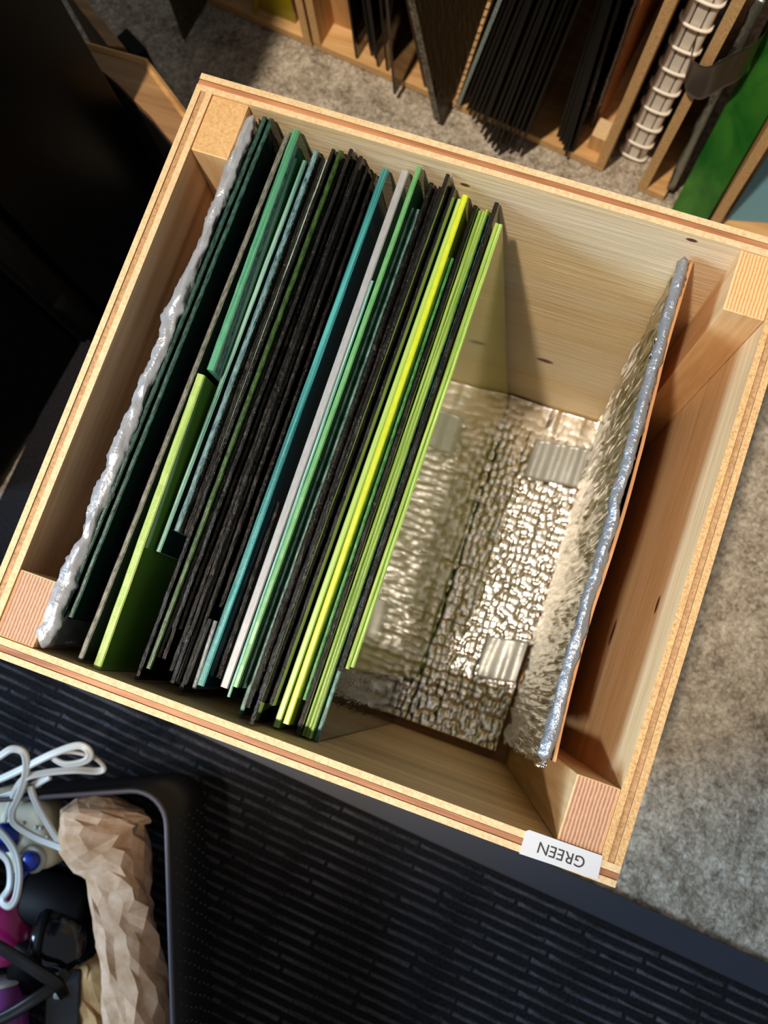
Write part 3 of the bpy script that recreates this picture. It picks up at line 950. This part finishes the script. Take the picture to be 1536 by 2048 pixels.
# green sheet with broad face
t = NT('green_sheet')
n = t.noise(t.coord((1, 1, 0.4)), 26, 3, 0.5, 0.5)
t.color(t.ramp(n, [(0.35, lin((16, 84, 26))), (0.7, lin((66, 128, 44)))]))
t.set(Roughness=0.18)
M['green_bg'] = t.m
GP = [rp(0.3130, -0.0180, 0.0022), rp(0.3530, -0.0250, 0.0022), rp(0.3530, -0.0215, 0.0022), rp(0.3130, -0.0145, 0.0022)]
dd = rv * 0.085 + Vector((0, 0, 0.33)) + ru * 0.004
hexa('glass_sheet', GP + [p + dd for p in GP], 'green_bg', None, bev=0.0006, label='large opaque emerald green glass sheet leaning at the upper right', cat='glass sheet')
# blue translucent glass in the last rack
two('blue', (90, 140, 150), (160, 196, 200), (110, 152, 162), 0.15, ripple=0.3, dust=0.0)
BP = [rp(0.3720, -0.008, 0.0130), rp(0.4700, 0.030, 0.0130), rp(0.4690, 0.033, 0.0130), rp(0.3710, -0.005, 0.0130)]
dd = rv * 0.10 + Vector((0, 0, 0.16)) + ru * 0.012
hexa('glass_sheet', BP + [p + dd for p in BP], ['f_blue', 'e_blue'], None, [0, 1, 0, 1, 0, 1], label='pale blue translucent glass sheet leaning in the far right rack', cat='glass sheet')
BP = [rp(0.3830, 0.012, 0.0130), rp(0.4800, 0.050, 0.0130), rp(0.4790, 0.053, 0.0130), rp(0.3820, 0.015, 0.0130)]
hexa('glass_sheet', BP + [p + dd * 1.3 for p in BP], ['f_blue', 'e_blue'], None, [0, 1, 0, 1, 0, 1], label='second pale blue glass sheet right behind the first in the far right rack', cat='glass sheet')

# ------------------------------------------------------------------ dark furniture at the left
t = NT('black_lacquer')
d = t.noise(t.coord(), 420, 2, 0.5)
t.color(t.mix(t.ramp(d, [(0.745, (0, 0, 0)), (0.78, (0.5, 0.5, 0.5))]), lin((4, 4, 4)), (0.12, 0.11, 0.1)))
t.set(Roughness=0.3)
t.b.inputs['Specular IOR Level'].default_value = 0.12
M['black_panel'] = t.m
M['black_matte'] = plain('black_matte', (4, 4, 6), 0.6, 0.15)
CA = root('black_cabinet', (-0.42, 0.40, 0), 'tall glossy black cabinet side with dust specks left of the box', 'cabinet')
prism('side_wall', [(-0.200, 0.322, 0), (-0.172, 0.469, 0), (-0.192, 0.472, 0), (-0.220, 0.325, 0)], (0, 0, 1.8), 'black_panel', CA, bev=0.0008)  # unseen upper part raised to block ambient light at the left
prism('carcass', [(-0.2205, 0.327, 0), (-0.1930, 0.471, 0), (-0.70, 0.56, 0), (-0.70, 0.30, 0), (-0.30, 0.2935, 0), (-0.2320, 0.2935, 0)], (0, 0, 1.78), 'black_matte', CA)
tube('corner_trim', [(-0.214, 0.306, z) for z in np.linspace(0.0, 1.8, 8)], 0.013, 'black_matte', CA, 16)
CC = root('black_pedestal', (-0.45, 0.2, 0), 'matte black pedestal with a square bottom corner left of the box', 'cabinet')
prism('side_wall', [(-0.2366, 0.289, 0.0), (-0.262, 0.10, 0.0), (-0.282, 0.10, 0.0), (-0.2566, 0.289, 0.0)], (0, 0, 1.6), 'black_panel', CC, bev=0.0015)
prism('carcass', [(-0.257, 0.287, 0.0), (-0.2825, 0.102, 0.0), (-0.70, 0.16, 0.0), (-0.67, 0.32, 0.0)], (0, 0, 1.59), 'black_matte', CC)
# plywood behind the cabinet
PT = root('plywood_tray', (-0.17, 0.48, 0), 'low brown plywood box with pale rims behind the black cabinet', 'box')
pts = [(-0.075, 0.440), (-0.104, 0.4745), (-0.1755, 0.5245), (-0.2235, 0.5235), (-0.2600, 0.515), (-0.170, 0.43)]
pts = [(-0.1000, 0.4715), (-0.1755, 0.5245), (-0.2600, 0.5235), (-0.1920, 0.4950), (-0.150, 0.4740), (-0.116, 0.4520)]
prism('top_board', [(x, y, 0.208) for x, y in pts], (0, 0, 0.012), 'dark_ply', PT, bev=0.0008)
prism('body', [(x * 0.99 - 0.0015, y - 0.002, 0.0) for x, y in pts], (0, 0, 0.2075), 'black_matte', PT)  # body coloured black for the shadow under the top board
V, F = tube_geo([(-0.1000, 0.4715, 0.2205), (-0.1755, 0.5245, 0.2205), (-0.2600, 0.5235, 0.2205)], 0.0035, 4)
mobj('rim', V, F, 'bg_ply_x', PT)
OC = root('plywood_offcut', (-0.24, 0.55, 0), 'narrow pale plywood offcut standing at the top of the black cabinet', 'plywood')
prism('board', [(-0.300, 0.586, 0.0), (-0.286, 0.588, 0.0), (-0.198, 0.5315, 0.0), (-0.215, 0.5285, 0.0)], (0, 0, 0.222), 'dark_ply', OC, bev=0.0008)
WB = root('black_block', (-0.298, 0.639, 0), 'small black block behind the plywood box', 'block')
prism('block_body', [(-0.318, 0.640, 0.0), (-0.285, 0.622, 0.0), (-0.278, 0.638, 0.0), (-0.311, 0.656, 0.0)], (0, 0, 0.045), 'black_matte', WB, bev=0.002)

# ------------------------------------------------------------------ plastic tub at the lower left
TR = 0.152
P0 = Vector((0.0715, -0.1010, 0)); ta = math.radians(23.5)
tu = Vector((-math.cos(ta), -math.sin(ta), 0)); tv = Vector((math.sin(ta), -math.cos(ta), 0))
def tp(a, b, z): 
    q = P0 + tu * a + tv * b
    return Vector((q.x, q.y, z))
TUB = root('plastic_tub', tp(0.15, 0.2, 0), 'black dimpled plastic tub full of cords and wrapped things', 'tub')
TW, TD = 0.32, 0.42
M['tub'] = plain('tub_plastic', (17, 18, 22), 0.5, 0.35)
M['tub_rim'] = plain('tub_rim', (66, 62, 68), 0.4, 0.4)
def rrect(a0, a1, b0, b1, r, n=8):
    out = []
    for (ca, cb, s) in ((a0 + r, b0 + r, math.pi), (a1 - r, b0 + r, 1.5 * math.pi), (a1 - r, b1 - r, 0), (a0 + r, b1 - r, 0.5 * math.pi)):
        for k in range(n + 1):
            g = s + 0.5 * math.pi * k / n
            out.append((ca + r * math.cos(g), cb + r * math.sin(g)))
    return out
def ring_wall(name, specs, mat, parent, smooth=True):
    """specs: list of (inset, z); lofted"""
    V, F = [], []
    for (ins, z) in specs:
        for a, b in rrect(ins, TW - ins, ins, TD - ins, max(0.004, 0.034 - ins)):
            V.append(tp(a, b, z))
    n = len(V) // len(specs)
    for i in range(len(specs) - 1):
        for k in range(n):
            F.append((i * n + k, i * n + (k + 1) % n, (i + 1) * n + (k + 1) % n, (i + 1) * n + k))
    return mobj(name, V, F, mat, parent, smooth=smooth), n
wl, n = ring_wall('tub_wall', [(0.004, 0.0), (0.0015, 0.004), (0.0, TR - 0.006), (0.0035, TR - 0.006), (0.0045, 0.008), (0.0045, 0.0)], 'tub', TUB)
prism('tub_base', [tp(a, b, 0.0005) for a, b in rrect(0.0046, TW - 0.0046, 0.0046, TD - 0.0046, 0.03)], (0, 0, 0.005), 'tub', TUB)
ring_wall('tub_rim', [(0.0, TR - 0.006), (-0.0008, TR - 0.001), (0.0, TR), (0.0028, TR), (0.0038, TR - 0.0015), (0.0036, TR - 0.006), (0.0, TR - 0.006)], 'tub_rim', TUB)
V, F = [], []
for j in range(8):
    for i in range(30):
        bb = 0.035 + i * 0.0125 + (0.006 if j % 2 else 0) + random.uniform(-.001, .001)
        z = 0.016 + j * 0.0158
        k = len(V)
        for (db, dz, da) in ((-.0009, -.0022, 0.0004), (.0009, -.0022, 0.0004), (.0009, .0022, 0.0004), (-.0009, .0022, 0.0004), (-.0004, -.0012, -0.0011), (.0004, -.0012, -0.0011), (.0004, .0012, -0.0011), (-.0004, .0012, -0.0011)):
            V.append(tp(da, bb + db, z + dz))
        F += [tuple(k + q for q in f) for f in BOXF]
M['dimple'] = plain('tub_dimple', (40, 40, 46), 0.35, 0.5)
mobj('dimples', V, F, 'dimple', TUB, kind='stuff')

# kraft paper bundle
t = NT('kraft_paper')
n = t.noise(t.coord(), 60, 4, 0.6)
t.color(t.ramp(n, [(0.3, lin((184, 142, 102))), (0.55, lin((210, 172, 138))), (0.75, lin((222, 190, 164)))]))
t.set(Roughness=0.7)
t.bump(t.noise(t.coord((1, 1, 1)), 45, 2, 0.5, 0.4), 0.25, 0.003)
M['kraft'] = t.m
t = NT('kraft_paper_yellow')
n = t.noise(t.coord(), 60, 4, 0.6)
t.color(t.ramp(n, [(0.3, lin((176, 130, 76))), (0.55, lin((208, 162, 104))), (0.75, lin((222, 182, 128)))]))
t.set(Roughness=0.7)
t.bump(n, 0.35, 0.003)
M['kraft2'] = t.m
def crumple(name, cents, mat, parent, seed, nv=18, amp=0.16, flat=0.8):
    """cents: (x,y,z,half width) along the bundle"""
    C = np.array(spline([c[:3] for c in cents], 4)); Wd = np.array([w[0] for w in spline([(c[3], 0, 0) for c in cents], 4)])
    jit = np.random.default_rng(seed).uniform(-1, 1, (len(C), nv))
    m_ = len(C)
    V = np.zeros((m_, nv, 3))
    for i in range(m_):
        tg = C[min(i + 1, m_ - 1)] - C[max(i - 1, 0)]; tg /= np.linalg.norm(tg)
        s = np.cross(tg, (0, 0, 1)); s /= np.linalg.norm(s); w = np.cross(s, tg)
        k = np.arange(nv); a = 2 * np.pi * k / nv
        a = a + 0.17 * jit[i]
        px, py = np.cos(a) * 1.5 + 50 + 0.05 * i, np.sin(a) * 1.5 + i * 0.13 + 20
        q = np.abs(vnoise(px, py, seed) - 0.5) * 2 + 0.4 * np.abs(vnoise(px * 2.3, py * 1.3, seed + 1) - 0.5) * 2 + 0.1 * np.abs(vnoise(px * 5, py * 3, seed + 2) - 0.5) * 2
        endf = min(1.0, (min(i, m_ - 1 - i) + 0.6) / 5.0) ** 0.5
        r = Wd[i] * (1 - amp + amp * 1.3 * q + 0.06 * jit[i]) * endf
        V[i] = C[i] + (r * np.cos(a))[:, None] * s + (r * np.sin(a) * flat)[:, None] * w
    F = []
    for i in range(m_ - 1):
        for k in range(nv):
            F.append((i * nv + k, i * nv + (k + 1) % nv, (i + 1) * nv + (k + 1) % nv, (i + 1) * nv + k))
    F.append(tuple(range(nv))[::-1]); F.append(tuple(range((m_ - 1) * nv, m_ * nv)))
    return mobj(name, V.reshape(-1, 3), F, mat, parent, smooth=False)
def ip(px, py, h):
    """image measurement to a point at height h (used to lay out the tub's contents)"""
    d = Rcam.transposed() @ Vector(((px - 768) / 1895.52, (py - 1024) / 1895.52, 1))
    c = Vector((0.27106, 0.08292, 0.55653 + H))
    return c + d * ((h - c.z) / d.z)
KB = root('paper_bundle', ip(250, 1800, 0.0), 'long crumpled brown kraft paper bundle along the right side of the tub', 'paper')
cs = [(*ip(212, 1592, 0.112), 0.036), (*ip(208, 1620, 0.112), 0.0450), (*ip(208, 1675, 0.114), 0.0435), (*ip(234, 1735, 0.116), 0.0335), (*ip(248, 1820, 0.118), 0.0290), (*ip(260, 1900, 0.118), 0.0285), (*ip(275, 2000, 0.118), 0.0280), (*ip(290, 2130, 0.114), 0.026), (*ip(305, 2250, 0.11), 0.024)]
crumple('wrapping', cs, 'kraft', KB, 81, amp=0.2)
KB2 = root('paper_wad', ip(190, 1980, 0.0), 'yellowish crumpled kraft paper lying under the long paper bundle', 'paper')
cs = [(*ip(150, 1722, 0.050), 0.018), (*ip(165, 1760, 0.048), 0.026), (*ip(185, 1850, 0.045), 0.022), (*ip(195, 1950, 0.045), 0.026), (*ip(215, 2040, 0.045), 0.027), (*ip(245, 2150, 0.045), 0.027)]
crumple('wrapping', cs, 'kraft2', KB2, 91, amp=0.3, flat=0.9)

# white appliance with blue buttons
M['offwhite'] = plain('offwhite_plastic', (214, 206, 180), 0.3)
M['cordw'] = plain('white_cord', (184, 184, 178), 0.35)
M['blue'] = plain('blue_plastic', (22, 52, 150), 0.25)
M['magenta'] = plain('magenta_plastic', (146, 22, 88), 0.22)
M['purple'] = plain('purple_plastic', (122, 52, 128), 0.3)
M['gloss_black'] = plain('gloss_black_plastic', (12, 13, 17), 0.1, 0.6)
M['cordb'] = plain('black_cord', (16, 15, 15), 0.35)
AP = root('white_appliance', ip(75, 1680, 0.0), 'off-white plastic appliance with blue buttons under white cords in the tub', 'appliance')
def rbox(name, c, sx, sy, sz, rot, mat, parent, bev=0.006):
    o = box(name, (-sx / 2, sx / 2, -sy / 2, sy / 2, -sz / 2, sz / 2), mat, None)
    bevel(o, bev, 4)
    o.data.transform(Matrix.Translation(c) @ Matrix.Rotation(rot, 4, 'Z'))
    o.data.polygons.foreach_set('use_smooth', np.ones(len(o.data.polygons), dtype=bool))
    attach(o, parent)
    return o
rbox('housing', ip(72, 1668, 0.085), 0.050, 0.064, 0.05, math.radians(30), 'offwhite', AP, 0.012)
rbox('housing_end', ip(35, 1612, 0.080), 0.040, 0.040, 0.045, math.radians(24), 'offwhite', AP, 0.010)
lathe('button_ring', [(0, 0.0135), (0.004, 0.0135), (0.0055, 0.012), (0.0055, 0.0)], ip(66, 1716, 0.1085), (0.1, -0.25, 1), 'cordw', AP)
lathe('button', [(0, 0.0092), (0.009, 0.0088), (0.0115, 0.006), (0.012, 0.0)], ip(66, 1716, 0.111), (0.1, -0.3, 1), 'blue', AP)
lathe('plug_tip', [(0, 0.0038), (0.014, 0.0038), (0.016, 0.002)], ip(58, 1735, 0.113), (-0.35, -1, 0.1), 'blue', AP, 16)
lathe('button', [(0, 0.014), (0.007, 0.0135), (0.0095, 0.009), (0.010, 0.0)], ip(14, 1672, 0.106), (0.1, -0.1, 1), 'blue', AP)
for (x, y) in ((46, 1646), (72, 1655), (82, 1656), (95, 1675)):
    lathe('indicator', [(0, 0.002), (0.001, 0.002), (0.0014, 0.0)], ip(x, y, 0.1103), (0, 0, 1), 'cordw', AP, 10)
def cord(pts, label, r=0.0018, mat='cordw', name='power_cord', twin=True, parent=None, group=None):
    P = [ip(*p) for p in pts]
    sh = TWIN if twin else None
    V, F = tube_geo(spline(P, 9), r, 10, shape=sh)
    return mobj(name, V, F, mat, parent, smooth=True, **({} if parent else dict(label=label, cat='cord', group=group)))
cord([(-40, 1570, .150), (0, 1558, .158), (40, 1540, .166), (100, 1510, .176), (150, 1492, .180), (172, 1496, .180), (180, 1512, .178), (165, 1524, .176), (130, 1528, .174), (105, 1512, .172), (140, 1504, .170), (185, 1514, .166), (208, 1534, .160), (196, 1542, .158), (150, 1540, .164), (90, 1546, .166), (45, 1560, .164), (20, 1600, .146), (10, 1640, .13)], 'white twin-wire cord looped over the back rim of the tub')
cord([(-30, 1530, .165), (0, 1512, .172), (25, 1498, .175), (48, 1506, .174), (53, 1536, .170), (46, 1570, .164), (34, 1600, .150), (24, 1624, .140), (30, 1648, .132), (70, 1674, .128), (120, 1695, .132), (158, 1714, .140)], 'white cord rising in a small loop at the left rim and crossing the appliance')
cord([(60, 1572, .160), (70, 1600, .150), (86, 1630, .140), (100, 1655, .135), (122, 1686, .130), (150, 1706, .136)], 'short white cord running down beside the paper bundle', r=0.0018)
cord([(-30, 1640, .124), (5, 1668, .122), (30, 1705, .122), (38, 1750, .126), (32, 1795, .128), (18, 1812, .128), (4, 1800, .126), (20, 1770, .125), (14, 1720, .124), (-30, 1690, .12)], 'white cord coil hanging over the magenta bottle', r=0.0019)
cord([(-20, 1600, .138), (10, 1592, .142), (40, 1582, .146), (75, 1566, .1585), (100, 1552, .166)], 'short white cord just inside the back rim of the tub', r=0.0018)
# magenta things
MG = root('magenta_bottle', ip(20, 1850, 0.0), 'shiny magenta plastic bottle under the coiled white cord', 'bottle')
ax = ip(40, 1960, 0.07) - ip(10, 1780, 0.07)
lathe('body', [(0, 0.012), (0.004, 0.026), (0.012, 0.030), (0.052, 0.030), (0.060, 0.024), (0.064, 0.012)], ip(8, 1790, 0.068), ax, 'magenta', MG, 40)
PB = root('purple_barrel', ip(10, 2000, 0.0), 'purple-pink plastic barrel with a white ring at the lower left corner', 'barrel')
ax = ip(20, 2060, 0.07) - ip(12, 1950, 0.07)
lathe('barrel', [(0, 0.017), (0.004, 0.021), (0.07, 0.021), (0.074, 0.016)], ip(5, 1962, 0.075), ax, 'purple', PB, 40)
lathe('white_ring', [(0, 0.0205), (0.001, 0.0224), (0.003, 0.0224), (0.004, 0.0205)], ip(5, 1959, 0.075), ax, 'cordw', PB, 40)
# glossy black appliance head
HD = root('black_dryer', ip(130, 1850, 0.0), 'glossy black appliance head with a rounded nose lying beside the paper bundle', 'appliance')
ax = ip(185, 1790, 0.085) - ip(60, 1762, 0.085)
lathe('body', [(0, 0.026), (0.004, 0.030), (0.060, 0.031), (0.066, 0.027), (0.067, 0.0)], ip(60, 1790, 0.062), ax, 'black_matte', HD, 48)
ax = ip(190, 1882, 0.078) - ip(80, 1872, 0.078)
lathe('nose', [(0, 0.028), (0.004, 0.0315), (0.020, 0.0325), (0.036, 0.029), (0.047, 0.023), (0.054, 0.015), (0.058, 0.007), (0.0592, 0.0008)], ip(82, 1872, 0.076), ax, 'gloss_black', HD, 64)
lathe('nose_ring', [(0, 0.0325), (0.002, 0.0340), (0.007, 0.0340), (0.009, 0.0325)], ip(94, 1873, 0.076), ax, 'black_matte', HD, 64)
lathe('handle', [(0, 0.020), (0.004, 0.023), (0.05, 0.020), (0.052, 0.0)], ip(72, 1870, 0.076), tuple(-(ip(90, 1880, 0.078) - ip(70, 1990, 0.06))), 'black_matte', HD, 32)
cord([(-40, 1875, .118), (0, 1895, .118), (40, 1920, .116), (85, 1950, .114), (115, 1968, .108), (130, 1990, .095)], 'thick black twin cord slanting across the magenta bottle', r=0.0030, mat='cordb')
cord([(-30, 2050, .105), (20, 2028, .106), (70, 1998, .106), (110, 1970, .100), (135, 1940, .094)], 'black cord running up from the lower left corner of the tub', r=0.0030, mat='cordb')
M['case'] = glass_face('dark_clear_plastic', (60, 62, 66), 0.3, 0.1)
CS = root('clear_case', ip(140, 2010, 0.0), 'small dark clear plastic case at the bottom of the tub beside the kraft paper', 'case')
rbox('shell', ip(135, 2005, 0.05), 0.035, 0.07, 0.03, math.radians(20), 'case', CS, 0.003)
rbox('latch', ip(118, 1985, 0.068), 0.010, 0.012, 0.006, math.radians(20), 'duct', CS, 0.002)
